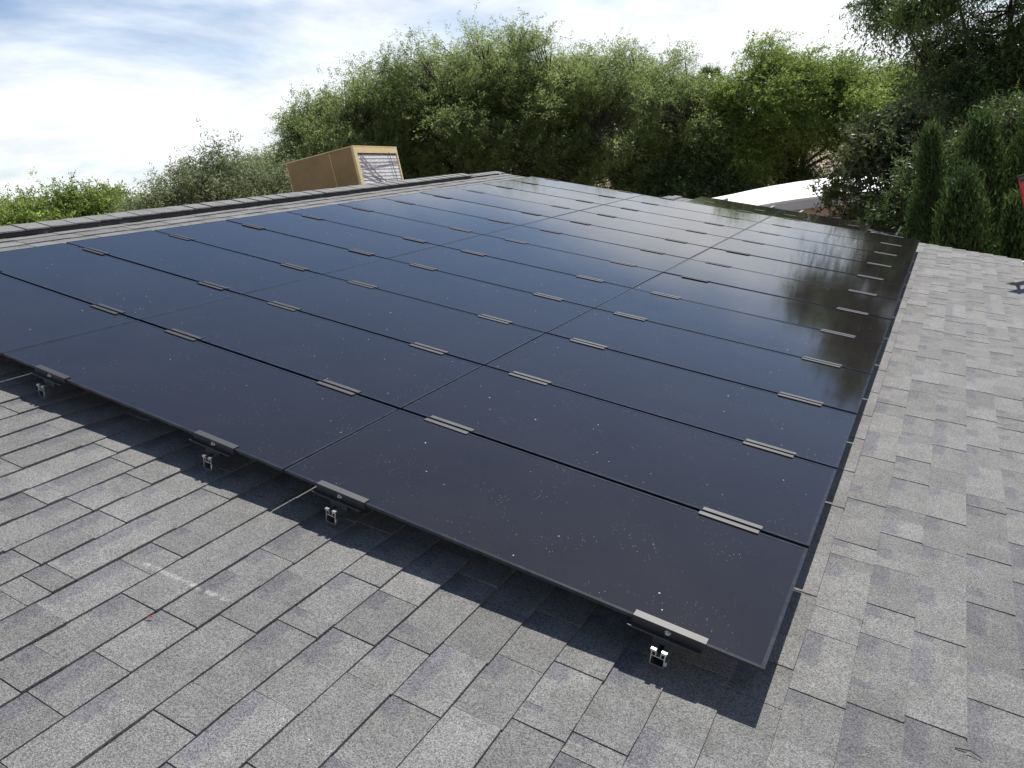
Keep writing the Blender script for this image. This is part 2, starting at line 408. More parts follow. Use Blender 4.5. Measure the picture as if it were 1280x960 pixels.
# ------------------------------------------------------------------ solar array
PX, PY, LX, LY, TH = 1.661, 0.678, 1.652, 0.656, 0.008
bm = BM((-LX, 0, 0, LY, -TH, 0.0)); bevel(bm, 0.0012)
me_lam = bpy.data.meshes.new('laminate'); bm.to_mesh(me_lam); bm.free(); me_lam.materials.append(M['glass'])
w = 0.009; e = 0.0012
bm = BM((-LX - e, e, -e, w, -TH - e, 0.0008), (-LX - e, e, LY - w, LY + e, -TH - e, 0.0008), (-LX - e, -LX + w, w, LY - w, -TH - e, 0.0008), (-w, e, w, LY - w, -TH - e, 0.0008))
me_mar = bpy.data.meshes.new('edge_margin'); bm.to_mesh(me_mar); bm.free(); me_mar.materials.append(M['margin'])
me_jb = bpy.data.meshes.new('junction_box'); bm = BM((-LX / 2 - 0.06, -LX / 2 + 0.06, LY - 0.12, LY - 0.05, -TH - 0.02, -TH)); bm.to_mesh(me_jb); bm.free(); me_jb.materials.append(M['edge'])
ORD = ['first', 'second', 'third', 'fourth', 'fifth', 'sixth', 'seventh', 'eighth', 'ninth', 'tenth', 'eleventh', 'twelfth']
COLN = ['column beside the open shingles', 'middle column of the large array', 'column along the ridge']
def panel(mw, label, group):
    t = thing('solar_panel', label, 'solar panel', mw, group)
    obj('laminate', me_lam, None, t); obj('edge_margin', me_mar, None, t); obj('junction_box', me_jb, None, t)
    return t
pr = random.Random(2)
for i in range(3):
    for j in range(12):
        if i == 2 and j == 0 and False: continue
        jt = Matrix.Rotation(R(pr.uniform(-0.10, 0.10)), 4, 'X') @ Matrix.Rotation(R(pr.uniform(-0.05, 0.05)), 4, 'Y')
        row = 'front row' if j == 0 else ('rearmost row' if j == 11 else ORD[j] + ' row from the front')
        panel(ROOF @ Matrix.Translation((-i * PX - 0.0045, j * PY + 0.011 + pr.uniform(-.001, .001), pr.uniform(-0.0006, 0.0006))) @ jt,
              'black solar panel, %s, %s' % (row, COLN[i]), 'solar panels of the large array')

# rails with clamps and feet
CL = 0.205
def clamp_mid():
    bm = BM((-CL / 2, CL / 2, -0.0285, -0.0095, 0.0012, 0.0052), (-CL / 2 + 0.004, CL / 2 + 0.004, 0.0095, 0.0285, 0.0012, 0.0052),
            (-CL / 2, CL / 2, -0.0095, -0.0072, -0.045, 0.0052), (-CL / 2 + 0.004, CL / 2 + 0.004, 0.0072, 0.0095, -0.045, 0.0052),
            (-CL / 2, CL / 2, -0.0072, 0.0072, -0.045, -0.040))
    me = bpy.data.meshes.new('mid_clamp'); bm.to_mesh(me); bm.free(); me.materials.append(M['black_metal']); return me
def bolt_mesh(d, r=0.0065, h=0.006):
    bm = bmesh.new(); d = Vector(d); cyl(bm, (0, 0, 0), d * h, r, r, 6); cyl(bm, -d * 0.0015, d * 0.0012, r * 1.55, None, 12)
    me = bpy.data.meshes.new('bolt'); bm.to_mesh(me); bm.free(); me.materials.append(M['steel']); return me
def clamp_end():
    # over the glass edge, down the face, and a lip at the foot (faces -y)
    bm = BM((-CL / 2, CL / 2, -0.003, 0.021, 0.0012, 0.0052), (-CL / 2, CL / 2, -0.0055, -0.003, -0.022, 0.0052),
            (-CL / 2 - 0.008, CL / 2 - 0.006, -0.020, -0.0055, -0.0245, -0.022), (-CL / 2 - 0.008, CL / 2 - 0.006, -0.022, -0.020, -0.0245, -0.0195),
            (-0.035, 0.035, -0.012, 0.03, -0.050, -0.0250))
    me = bpy.data.meshes.new('end_clamp'); bm.to_mesh(me); bm.free(); me.materials.append(M['black_metal']); return me
me_mid, me_end = clamp_mid(), clamp_end(); me_bu, me_bf = bolt_mesh((0, 0, 1)), bolt_mesh((0, -1, 0))
def rail_mesh(length):
    W, zt, zb, t = 0.0205, -0.0505, -0.097, 0.0032
    bm = BM((-W, W, 0, length, zb, zb + t), (-W, -W + t, 0, length, zb + t, zt - 0.004), (W - t, W, 0, length, zb + t, zt - 0.004),
            (-W - 0.001, -0.006, 0, length, zt - 0.004, zt), (0.006, W + 0.001, 0, length, zt - 0.004, zt),
            (-W + t, W - t, 0, length, zt - 0.018, zt - 0.0155), (-0.0085, -0.006, 0, length, zt - 0.0155, zt - 0.004), (0.006, 0.0085, 0, length, zt - 0.0155, zt - 0.004))
    me = bpy.data.meshes.new('rail_extrusion'); bm.to_mesh(me); bm.free(); me.materials.append(M['alu']); return me
me_rail = rail_mesh(8.20); me_rail2 = rail_mesh(2.2)
bm = BM((0.0222, 0.027, -0.02, 0.02, -0.124, -0.058), (0.027, 0.085, -0.02, 0.02, -0.124, -0.119))
me_foot = bpy.data.meshes.new('foot'); bm.to_mesh(me_foot); bm.free(); me_foot.materials.append(M['alu'])
bm = bmesh.new(); cyl(bm, (0.027, 0, -0.072), (0.036, 0, -0.072), 0.008, None, 6); cyl(bm, (0.055, 0, -0.119), (0.055, 0, -0.111), 0.008, None, 6)
me_fb = bpy.data.meshes.new('bolt'); bm.to_mesh(me_fb); bm.free(); me_fb.materials.append(M['steel'])
bm = BM((-0.0225, -0.0075, -0.006, 0.030, -0.0500, -0.0440), (0.0075, 0.0225, -0.006, 0.030, -0.0500, -0.0440), (-0.0075, 0.0075, -0.004, 0.030, -0.0665, -0.0640), (0.0212, 0.0275, -0.006, 0.02, -0.084, -0.070))
me_clip = bpy.data.meshes.new('rail_clip'); bm.to_mesh(me_clip); bm.free(); me_clip.materials.append(M['alu'])
cr_ = random.Random(6)
def racking(frame, x, y0, rows, rail_me, rail_len, label, group, feet=True):
    t = thing('mounting_rail', label, 'mounting rail', frame @ Matrix.Translation((x, y0, 0)), group)
    obj('rail_extrusion', rail_me, None, t, Matrix.Translation((0, -0.032, 0)))
    for j in range(rows + 1):
        dx = cr_.uniform(-0.010, 0.010); sk = Matrix.Rotation(R(cr_.uniform(-0.5, 0.5)), 4, 'Z')
        if j in (0, rows):
            m = Matrix.Translation((dx, j * PY + (0.011 if j == 0 else -0.011), 0)) @ (Matrix.Rotation(math.pi, 4, 'Z') if j else Matrix())
            cl = obj('end_clamp', me_end, None, t, m); obj('bolt', me_bf, None, cl, Matrix.Translation((0, -0.0058, -0.011)))
            if j == 0: obj('rail_clip', me_clip, None, t, Matrix.Translation((0, -0.030, 0)))
        else:
            cl = obj('mid_clamp', me_mid, None, t, Matrix.Translation((dx, j * PY, 0)) @ sk); obj('bolt', me_bu, None, cl, Matrix.Translation((0, 0, -0.0385)))
    if feet:
        y = 0.32
        while y < rail_len - 0.2:
            f = obj('foot', me_foot, None, t, Matrix.Translation((0, y, 0))); obj('bolt', me_fb, None, f); y += 1.22
    return t
RX = [-0.265, -1.410, -1.995, -2.990, -3.560, -4.660]
RN = ['lowest rail, beside the open shingles', 'second rail up from the open shingles', 'third rail up from the open shingles', 'third rail down from the ridge', 'second rail down from the ridge', 'uppermost rail, nearest the ridge']
for x, nme in zip(RX, RN):
    racking(ROOF, x, 0.0, 12, me_rail, 8.2, 'aluminium rail with dark clamps under the large array, ' + nme, 'mounting rails of the large array')

# ------------------------------------------------------------------ lower roof behind, with its own small array
ROOF2 = ROOF @ Matrix.Translation((-0.91, 13.10, -0.71))
wing = thing('annex', 'lower shingled annex roof with a small solar array beyond the main roof', 'building', ROOF2)
X2R, X2E, Y2N, Y2F = -3.98, 0.52, -1.6, 1.58
roof2 = obj('roof', BM((X2R, X2E, Y2N, Y2F, RZ - 0.16, RZ - 0.016)), M['deck'], wing)
t2 = []; k = -4; r2 = random.Random(21)
while XB0 - EXPO * k > X2R:
    if XB0 - EXPO * k < X2E + 0.03: t2 += lay_course(XB0 - EXPO * k, Y2N, Y2F + 0.01, r2)
    k += 1
tag(obj('shingle_field', tab_mesh(t2, 'shingle_field'), None, roof2), kind='stuff')
bm = bmesh.new(); q = [(X2R - u * c, z - u * s_) for u, z in ((0, RZ), (4, RZ), (4, RZ - 0.16), (0, RZ - 0.16))]
A = [bm.verts.new((x, Y2N, z)) for x, z in q]; B = [bm.verts.new((x, Y2F, z)) for x, z in q]
bm.faces.new(A); bm.faces.new(B[::-1])
for i in range(4): bm.faces.new((A[i], B[i], B[(i + 1) % 4], A[(i + 1) % 4]))
obj('back_slope', bm, M['far_slope'], wing)
y = Y2N
while y < Y2F - 0.1:
    obj('ridge_cap', low_caps[0], None, wing, Matrix.Translation((X2R, y, RZ + 0.018)) @ plumb); y += 0.19
I2 = ROOF2.inverted()
def lvl2(b):
    b = BM(b); bmesh.ops.transform(b, matrix=I2, verts=b.verts[:]); return b
obj('wall', lvl2((-0.95, -0.80, 11.7, 14.3, 0.0, 2.20)), M['stucco'], wing)
obj('wall', lvl2((-8.6, -8.45, 11.7, 14.3, 0.0, 2.3)), M['stucco'], wing)
obj('eave_fascia', BM((X2E, X2E + 0.025, Y2N, Y2F, RZ - 0.17, RZ - 0.013)), M['fascia'], wing)
for i in range(2):
    for j in range(2):
        panel(ROOF2 @ Matrix.Translation((-i * PX - 0.0045, j * PY + 0.011, 0)),
              'black solar panel of the small far array, %s row, %s column' % (('front', 'rear')[j], ('lower', 'upper')[i]), 'solar panels of the small far array')
for x, nme in zip((-0.265, -1.41, -1.995, -2.99), ('lowest', 'second from the bottom', 'second from the top', 'uppermost')):
    racking(ROOF2, x, 0.0, 2, me_rail2, 1.4, 'rail with pale clamps under the small far array, %s' % nme, 'mounting rails of the small far array')
vp = thing('vent_pipe', 'thin grey pipe leaning at the lower edge of the annex roof', 'pipe', ROOF2 @ Matrix.Translation((0.44, 0.75, RZ)))
bm = bmesh.new(); cyl(bm, (0, 0, -0.02), (0.07, 0.02, 0.24), 0.016, None, 10); obj('pipe', bm, M['alu'], vp)
bm = bmesh.new(); cyl(bm, (0, 0, -0.01), (0, 0, 0.03), 0.05, 0.022, 12); obj('flashing', bm, M['alu'], vp)

# ------------------------------------------------------------------ evaporative cooler behind the ridge
M['tan_sheet'] = simple('tan_painted_sheet', (0.50, 0.335, 0.145), 0.55, 0, 0.12, 4, 0.2, 30)
M['tan_trim'] = simple('tan_trim', (0.62, 0.47, 0.24), 0.55, 0, 0.10, 8)
M['grille'] = simple('white_louver', (0.88, 0.86, 0.86), 0.6, 0, 0.08, 12)
M['wire'] = simple('grey_wire', (0.20, 0.17, 0.16), 0.6)
CW_, CD_, CH_ = 0.97, 1.22, 0.66      # along -x, along +y, height
cool = thing('evaporative_cooler', 'boxy tan cooler with white louvred side standing behind the roof ridge', 'cooler',
             Matrix.Translation((-6.02, 5.91, 5.04 - CH_)) @ Matrix.Rotation(R(-5.5), 4, 'Y') @ Matrix.Rotation(R(12.0), 4, 'Z'))
bm = BM((-CW_, -0.030, 0.012, CD_ - 0.012, 0.0, CH_ - 0.012)); obj('housing', bm, M['edge'], cool)
bm = bmesh.new(); V = []
n = 8
for i in range(n + 1):
    f = i / n; V.append((bm.verts.new((-CW_ * f, 0.0 + 0.010 * math.sin(f * 9), 0.0)), bm.verts.new((-CW_ * f, 0.006 * math.sin(f * 6), CH_ + 0.004 * math.sin(f * 14)))))
for i in range(n): bm.faces.new((V[i][0], V[i][1], V[i + 1][1], V[i + 1][0]))
bmesh.ops.solidify(bm, geom=bm.faces[:], thickness=0.010)
obj('side_panel', bm, M['tan_sheet'], cool)
obj('side_panel', BM((-CW_, 0, CD_ - 0.010, CD_, 0, CH_)), M['tan_sheet'], cool)
for xx in (-0.34, -0.66): obj('seam_strip', BM((xx - 0.006, xx + 0.006, -0.002, 0.004, 0.02, CH_ - 0.01)), M['tan_sheet'], cool)
obj('back_panel', BM((-CW_ - 0.012, -CW_, 0, CD_, 0, CH_)), M['tan_sheet'], cool)
obj('top_panel', BM((-CW_ - 0.01, 0.006, -0.008, CD_ + 0.008, CH_, CH_ + 0.012)), M['tan_trim'], cool)
fr = obj('louver_frame', BM((-0.028, 0.004, 0.0, 0.075, 0, CH_), (-0.028, 0.004, CD_ - 0.035, CD_ + 0.002, 0, CH_), (-0.028, 0.004, 0.075, CD_ - 0.035, CH_ - 0.075, CH_), (-0.028, 0.004, 0.075, CD_ - 0.035, 0, 0.06)), M['tan_trim'], cool)
for k in range(11):
    z = 0.075 + k * 0.0445; bm = bmesh.new()
    vs = [bm.verts.new(v) for v in ((-0.010, 0.075, z + 0.0455), (-0.010, CD_ - 0.035, z + 0.0455), (-0.003, CD_ - 0.035, z), (-0.003, 0.075, z))]
    bm.faces.new(vs); bmesh.ops.solidify(bm, geom=bm.faces[:], thickness=0.002); obj('louver', bm, M['grille'], fr)
def strand(pts, r, name, mat, parent):
    bm = bmesh.new()
    for a, b in zip(pts, pts[1:]): cyl(bm, a, b, r, None, 6)
    return obj(name, bm, mat, parent)
strand([(0.006, 0.16, CH_ - 0.10), (0.010, 0.45, CH_ - 0.33), (0.006, 1.0, CH_ - 0.60)], 0.0065, 'wire', M['wire'], cool)
strand([(0.006, 0.09, CH_ - 0.20), (0.014, 0.32, CH_ - 0.215), (0.006, CD_ - 0.03, CH_ - 0.17)], 0.005, 'wire', M['wire'], cool)
strand([(0.006, 0.09, CH_ - 0.30), (0.014, 0.5, CH_ - 0.40), (0.006, CD_ - 0.03, CH_ - 0.47)], 0.005, 'wire', M['wire'], cool)
strand([(0.006, 0.10, CH_ - 0.52), (0.014, 0.5, CH_ - 0.56), (0.006, CD_ - 0.03, CH_ - 0.49)], 0.005, 'wire', M['wire'], cool)
strand([(0.006, 0.95, CH_ - 0.06), (0.012, 0.99, CH_ - 0.30), (0.006, 1.04, CH_ - 0.55)], 0.004, 'wire', M['wire'], cool)
for yy in (0.05, CD_ - 0.1):
    obj('stand_leg', BM((-0.10, -0.05, yy, yy + 0.05, -0.06, 0.0)), M['alu'], cool); obj('stand_leg', BM((-CW_ + 0.05, -CW_ + 0.10, yy, yy + 0.05, -0.24, 0.0)), M['alu'], cool)

# ------------------------------------------------------------------ ladder at the eave
M['red_fibre'] = simple('red_fibreglass', (0.55, 0.040, 0.035), 0.5, 0, 0.12, 10)
tipA, tipB = Vector((0.615, 7.68, 0.83)), Vector((0.615, 7.27, 0.83)); foot_dir = (Vector((1.225, 0, -0.155)) - Vector((0.735, 0, 0.83))).normalized()
lad = thing('ladder', 'red fibreglass ladder leaning on the eave at the right edge', 'ladder', ROOF @ Matrix.Translation((0.735, 7.475, 0.83)))
ll = 4.1; xd = foot_dir; nd = Vector((xd.z, 0, -xd.x))     # along the ladder; across its depth
LM = Matrix(((0, xd.x, nd.x), (1, xd.y, nd.y), (0, xd.z, nd.z))).to_4x4()     # local x across, y along, z depth
for sx_ in (-1, 1):
    bm = BM((sx_ * 0.205 - 0.004, sx_ * 0.205 + 0.004, 0, ll, -0.04, 0.04), (sx_ * 0.205 - sx_ * 0.026, sx_ * 0.205 - sx_ * 0.004, 0.0, ll, -0.04, -0.034), (sx_ * 0.205 - sx_ * 0.026, sx_ * 0.205 - sx_ * 0.004, 0.0, ll, 0.034, 0.04)) if sx_ < 0 else \
         BM((sx_ * 0.205 - 0.004, sx_ * 0.205 + 0.004, 0, ll, -0.04, 0.04), (0.179, 0.201, 0.0, ll, -0.04, -0.034), (0.179, 0.201, 0.0, ll, 0.034, 0.04))
    bmesh.ops.recalc_face_normals(bm, faces=bm.faces[:])
    rl = obj('side_rail', bm, M['red_fibre'], lad, LM)
    obj('end_cap', BM((sx_ * 0.205 - 0.012, sx_ * 0.205 + 0.012, -0.03, 0.005, -0.045, 0.045)), M['edge'], rl)
for k in range(13):
    bm = bmesh.new(); cyl(bm, (-0.20, 0.17 + k * 0.305, 0), (0.20, 0.17 + k * 0.305, 0), 0.017, None, 10); obj('rung', bm, M['alu'], lad, LM)

# ------------------------------------------------------------------ white-roofed neighbour
M['white_roof'] = simple('white_roof_coating', (0.80, 0.80, 0.79), 0.7, 0, 0.05, 1.2, 0.2, 4)
M['grey_trim'] = simple('pale_grey_trim', (0.52, 0.54, 0.58), 0.6, 0, 0.05)
M['beige_wall'] = simple('beige_siding', (0.42, 0.32, 0.26), 0.85, 0, 0.1, 2)
nb = thing('neighbour_house', 'low beige house with a bright white curved roof behind the annex', 'house', Matrix.Translation((-5.95, 21.3, -0.13)) @ Matrix.Rotation(R(10), 4, 'Z'))
def arch(x):        # roof edge height along the house: rises in from the left end
    f = min(max(x / 3.2, 0), 1); return 2.72 + 0.24 * (1 - (1 - f) ** 2)
bm = bmesh.new(); prev = None; N = 14
for i in range(N + 1):
    x = -0.9 + 9.0 * i / N; a = arch(x)
    ring = [bm.verts.new(v) for v in ((x, -0.25, a), (x, 1.3, a + 0.26), (x, 2.6, a + 0.32), (x, 5.2, a), (x, 5.2, a - 0.1), (x, -0.25, a - 0.06))]
    if prev:
        for j in range(6): bm.faces.new((prev[j], ring[j], ring[(j + 1) % 6], prev[(j + 1) % 6]))
    else: bm.faces.new(ring[::-1])
    prev = ring
bm.faces.new(prev); bmesh.ops.recalc_face_normals(bm, faces=bm.faces[:])
obj('roof', bm, M['white_roof'], nb)
def strip(y0, y1, up, dn, mat, name):
    bm = bmesh.new(); prev = None
    for i in range(N + 1):
        x = -0.8 + 8.8 * i / N; a = arch(x)
        ring = [bm.verts.new(v) for v in ((x, y0, a - up), (x, y1, a - up), (x, y1, max(a - dn, 0)), (x, y0, max(a - dn, 0)))]
        if prev:
            for j in range(4): bm.faces.new((prev[j], ring[j], ring[(j + 1) % 4], prev[(j + 1) % 4]))
        else: bm.faces.new(ring[::-1])
        prev = ring
    bm.faces.new(prev); bmesh.ops.recalc_face_normals(bm, faces=bm.faces[:]); return obj(name, bm, mat, nb)
strip(-0.22, -0.14, 0.062, 0.30, M['grey_trim'], 'fascia')
strip(0.0, 0.15, 0.07, 9, M['beige_wall'], 'wall'); strip(4.8, 4.95, 0.11, 9, M['beige_wall'], 'wall')
obj('wall', BM((-0.79, -0.65, 0.15, 4.8, 0, 2.35)), M['beige_wall'], nb)
obj('trim_board', BM((1.9, 1.98, -0.03, -0.002, 0, 2.6)), M['grey_trim'], nb)

# ------------------------------------------------------------------ small litter on the roof
M['twig'] = simple('dry_twig', (0.06, 0.035, 0.025), 0.9); M['red_leaf'] = simple('red_leaf', (0.45, 0.12, 0.10), 0.7)
tw = obj('twig', (lambda b: (cyl(b, (0, 0, 0), (0.035, 0.006, 0.004), 0.0016, None, 6), cyl(b, (0.035, 0.006, 0.004), (0.062, -0.002, 0.001), 0.0016, 0.001, 6), b)[2])(bmesh.new()), M['twig'])
tw.matrix_world = ROOF @ Matrix.Translation((0.465, 0.159, RZ + 0.0045)); tag(tw, 'short dry twig lying on the shingles near the lower right corner', 'twig')
bm = bmesh.new(); vs = [bm.verts.new(v) for v in ((0, 0, 0.001), (0.010, 0.004, 0.004), (0.022, 0, 0.002), (0.010, -0.005, 0.003))]; bm.faces.new(vs)
bmesh.ops.solidify(bm, geom=bm.faces[:], thickness=0.0008)
lf = obj('fallen_leaf', bm, M['red_leaf']); lf.matrix_world = ROOF @ Matrix.Translation((-1.511, -0.656, RZ + 0.0035)) @ Matrix.Rotation(0.6, 4, 'Z'); tag(lf, 'tiny reddish leaf on the grey shingles at lower left', 'leaf')

# ------------------------------------------------------------------ vegetation
def leaf_material(name, dark, light, trans=0.45, rough=0.5):
    g = NT(name); t = g.n('ShaderNodeAttribute', attribute_name='tone').outputs['Fac']
    col = g.mix(t, dark, light)
    d = g.n('ShaderNodeBsdfPrincipled'); g.l(col, d.inputs['Base Color']); d.inputs['Roughness'].default_value = rough; d.inputs['Specular IOR Level'].default_value = 0.35
    tr = g.n('ShaderNodeBsdfTranslucent'); g.l(g.mix(0.5, col, g.scale(col, 1.6)), tr.inputs['Color'])
    mxs = g.n('ShaderNodeMixShader'); mxs.inputs[0].default_value = trans; g.l(d.outputs[0], mxs.inputs[1]); g.l(tr.outputs[0], mxs.inputs[2]); g.l(mxs.outputs[0], g.out.inputs['Surface'])
    return g.m
M['bark'] = simple('dark_bark', (0.04, 0.032, 0.026), 0.95, 0, 0.3, 12, 0.6, 40)
M['lf_mesq'] = leaf_material('mesquite_leaf', (0.100, 0.142, 0.044), (0.285, 0.335, 0.130), 0.66)
M['lf_olive'] = leaf_material('olive_leaf', (0.085, 0.112, 0.050), (0.245, 0.270, 0.145), 0.55)
M['lf_green'] = leaf_material('bright_leaf', (0.085, 0.138, 0.028), (0.260, 0.325, 0.085), 0.64)
M['lf_dark'] = leaf_material('dark_leaf', (0.030, 0.055, 0.018), (0.120, 0.165, 0.052), 0.42)
M['lf_shrub'] = leaf_material('shrub_leaf', (0.028, 0.044, 0.016), (0.150, 0.170, 0.070), 0.36)
M['lf_cyp'] = leaf_material('cypress_leaf', (0.016, 0.038, 0.010), (0.080, 0.130, 0.032), 0.34)

def unit(v): return v / (np.linalg.norm(v, axis=-1, keepdims=True) + 1e-9)
def leaf_arrays(P, D, L, W, r):
    """small pointed leaves at P along D"""
    n = len(P); D = unit(D); side = unit(np.cross(D, r.normal(size=(n, 3)))); nr = np.cross(D, side)
    L = L[:, None]; W = W[:, None]
    V = np.stack([P - side * W * 0.5, P + side * W * 0.5 + nr * L * 0.10, P + D * L], 1).reshape(-1, 3)
    F = np.arange(n * 3).reshape(n, 3); return V, F
def tubes(paths, sides=6):
    """paths: list of (points (k,3), radii (k,)) -> V, F"""
    V, F, o = [], [], 0; an = np.arange(sides) * 2 * np.pi / sides
    for P, rad in paths:
        P = np.asarray(P, float); k = len(P); d = unit(np.gradient(P, axis=0)); ref = np.array([0.31, 0.87, 0.12])
        a = unit(np.cross(d, ref)); b = np.cross(d, a)
        ring = P[:, None] + (a[:, None] * np.cos(an)[None, :, None] + b[:, None] * np.sin(an)[None, :, None]) * np.asarray(rad)[:, None, None]
        V.append(ring.reshape(-1, 3)); i = np.arange(k - 1)[:, None] * sides; j = np.arange(sides)[None]
        F.append(np.stack([i + j, i + (j + 1) % sides, i + sides + (j + 1) % sides, i + sides + j], -1).reshape(-1, 4) + o); o += k * sides
    return np.concatenate(V), np.concatenate(F)
def tree(name, label, base, lobes, mat, clumps, twigs=7, leaves=16, tw_len=(0.45, 0.9), leaf=(0.06, 0.11), lw=0.34, droop=0.25, lean=(0, 0, 0), trunk_r=0.16, fork=0.28, limbs=14, seed=1, group='trees around the houses', upright=0.28, shell=0.45, clump_r=0.25, trunk_name='trunk', cat='tree', whips=0.02):
    r = np.random.default_rng(seed); base = np.array(base, float); lobes = np.array(lobes, float); lean = np.array(lean, float)
    wts = lobes[:, 3] * lobes[:, 4] * lobes[:, 5]; wts = wts ** 0.8; which = r.choice(len(lobes), clumps, p=wts / wts.sum())
    u = unit(r.normal(size=(clumps, 3))); u[:, 2] = np.where(u[:, 2] < -0.35, -u[:, 2] * 0.6, u[:, 2]); rad = shell + (1 - shell) * r.random(clumps) ** 0.6
    bumpy = 1 + 0.13 * np.sin(u[:, 0] * 5 + seed) * np.cos(u[:, 1] * 4 + u[:, 2] * 5) + 0.08 * np.clip(r.normal(size=clumps), -2, 1.6)
    lc = lobes[which]; C = lc[:, :3] + u * lc[:, 3:6] * (rad * bumpy)[:, None]
    # foliage hangs in boughs: each clump is drawn towards one of a few dozen bough centres
    nb = max(8, clumps // 20); bi = r.choice(clumps, nb, replace=False); bc = C[bi]; own_b = ((C[:, None] - bc[None]) ** 2).sum(-1).argmin(1)
    C = bc[own_b] + (C - bc[own_b]) * np.array([0.62, 0.62, 0.48])
    btone = np.clip(r.normal(0, 0.13, nb), -0.25, 0.25)[own_b]
    out = unit(C - lc[:, :3] + np.array([0, 0, 0.4])) 
    ctone = np.clip(r.normal(0.45, 0.14, clumps) + btone, 0, 1)
    root = thing(name, label, cat, Matrix.Translation(base), group)
    # limbs
    cen = lobes[:, :3].mean(0); H = lobes[:, 2].max() - base[2]
    fk = base + (cen - base) * np.array([0.25, 0.25, 0]) + np.array([0, 0, H * fork])
    paths = [(np.array([base - [0, 0, 0.1], base * 0.5 + fk * 0.5 + r.normal(size=3) * 0.06, fk]), [trunk_r * 1.25, trunk_r, trunk_r * 0.9])]
    order_ = np.argsort(rad * bumpy)[:int(clumps * 0.6)]; ends = C[r.choice(order_, min(limbs, len(order_)), replace=False)]; nodes = []
    for e in ends:
        m1 = fk * 0.65 + e * 0.35 + r.normal(size=3) * 0.18 + [0, 0, 0.12 * H]; m2 = fk * 0.3 + e * 0.7 + r.normal(size=3) * 0.16
        P = np.array([fk, fk * 0.8 + m1 * 0.2, m1, m1 * 0.5 + m2 * 0.5, m2, e]); rr_ = trunk_r * np.array([0.55, 0.5, 0.36, 0.27, 0.18, 0.06])
        paths.append((P, rr_)); 
        for f in np.linspace(0.3, 1, 7): 
            q = f * 5; a = int(min(q, 4)); nodes.append(P[a] * (1 - (q - a)) + P[a + 1] * (q - a))
    nodes = np.array(nodes); dist = ((C[:, None] - nodes[None]) ** 2).sum(-1); near = nodes[dist.argmin(1)]
    for a, b in zip(near, C):
        mid = (a + b) / 2 + r.normal(size=3) * 0.08; paths.append((np.array([a, mid, b]), np.array([0.11, 0.08, 0.04]) * trunk_r))
    V, F = tubes(paths, 5); V = V - base
    obj(trunk_name, np_mesh(trunk_name, V, F, M['bark']), None, root, smooth=True)
    # twigs and leaves
    nt = clumps * twigs; ci = np.repeat(np.arange(clumps), twigs)
    S = C[ci] + r.normal(size=(nt, 3)) * clump_r * 0.5
    D = unit(out[ci] * 0.7 + r.normal(size=(nt, 3)) * 0.75 + np.array([0, 0, upright]) + lean)
    TL = r.uniform(*tw_len, nt) * np.where(r.random(nt) < whips, 1.45, 1.0)
    f = (np.arange(leaves) + 0.5) / leaves
    f = f[None, :, None] + r.uniform(-0.5, 0.5, (nt, leaves, 1)) / leaves
    P = S[:, None] + D[:, None] * (TL[:, None, None] * f) + np.array([0, 0, -1.0]) * (droop * TL[:, None, None] * f ** 2) + lean * 0.5 * TL[:, None, None] * f ** 2
    P = P + r.normal(size=P.shape) * (clump_r * 0.10)
    LD = D[:, None] * 0.55 + r.normal(size=(nt, leaves, 3)) * 0.6 + np.array([0, 0, -droop * 0.8]) + lean * 0.6
    n = nt * leaves; L = r.uniform(*leaf, n); W = L * lw * r.uniform(0.7, 1.3, n)
    V, F = leaf_arrays(P.reshape(-1, 3), LD.reshape(-1, 3), L, W, r)
    tn = np.clip(ctone[ci][:, None] + r.normal(0, 0.12, (nt, 1)) + r.normal(0, 0.10, (nt, leaves)), 0, 1).ravel()
    obj('crown', np_mesh('crown', V - base, F, mat, np.repeat(tn, 3)), None, root)
    return root

def w_(x, y, z, rx, ry, rz): return (x, y, z, rx, ry, rz)
# the broad feathery trees behind the ridge
tree('mesquite_tree', 'tall feathery mesquite with the highest crown behind the ridge', (-17.6, 28.11, 0),
     [w_(-18.0, 27.71, 6.3, 4.6, 4.2, 4.2), w_(-20.8, 26.2, 6.2, 3.8, 3.5, 3.8), w_(-15.6, 29.31, 6.3, 3.7, 3.6, 3.9), w_(-18.0, 27.71, 3.7, 5.4, 3.6, 2.9)],
     M['lf_mesq'], 3300, 9, 24, tw_len=(0.4, 0.85), lw=0.32, leaf=(0.06, 0.115), clump_r=0.50, seed=4, limbs=20, trunk_r=0.32)
tree('mesquite_tree', 'grey-green mesquite with wispy tips right of the tallest tree', (-12.2, 30.91, 0),
     [w_(-12.2, 30.51, 5.6, 4.2, 3.8, 3.4), w_(-9.8, 31.51, 4.3, 3.0, 3.0, 2.7), w_(-13.2, 30.51, 3.4, 4.8, 3.2, 2.9), w_(-9.6, 32.11, 3.0, 3.4, 2.6, 2.6)],
     M['lf_mesq'], 2500, 9, 24, tw_len=(0.4, 0.85), lw=0.32, leaf=(0.06, 0.115), clump_r=0.50, seed=9, limbs=16, trunk_r=0.28)
tree('mesquite_tree', 'mesquite with a sloping left shoulder behind the tan cooler', (-23.6, 24.91, 0),
     [w_(-22.6, 24.9, 5.5, 3.5, 3.4, 3.3), w_(-24.8, 23.1, 3.9, 3.0, 2.8, 2.8)],
     M['lf_mesq'], 1550, 9, 24, tw_len=(0.4, 0.85), lw=0.32, leaf=(0.06, 0.115), clump_r=0.50, seed=14, limbs=12, trunk_r=0.24)
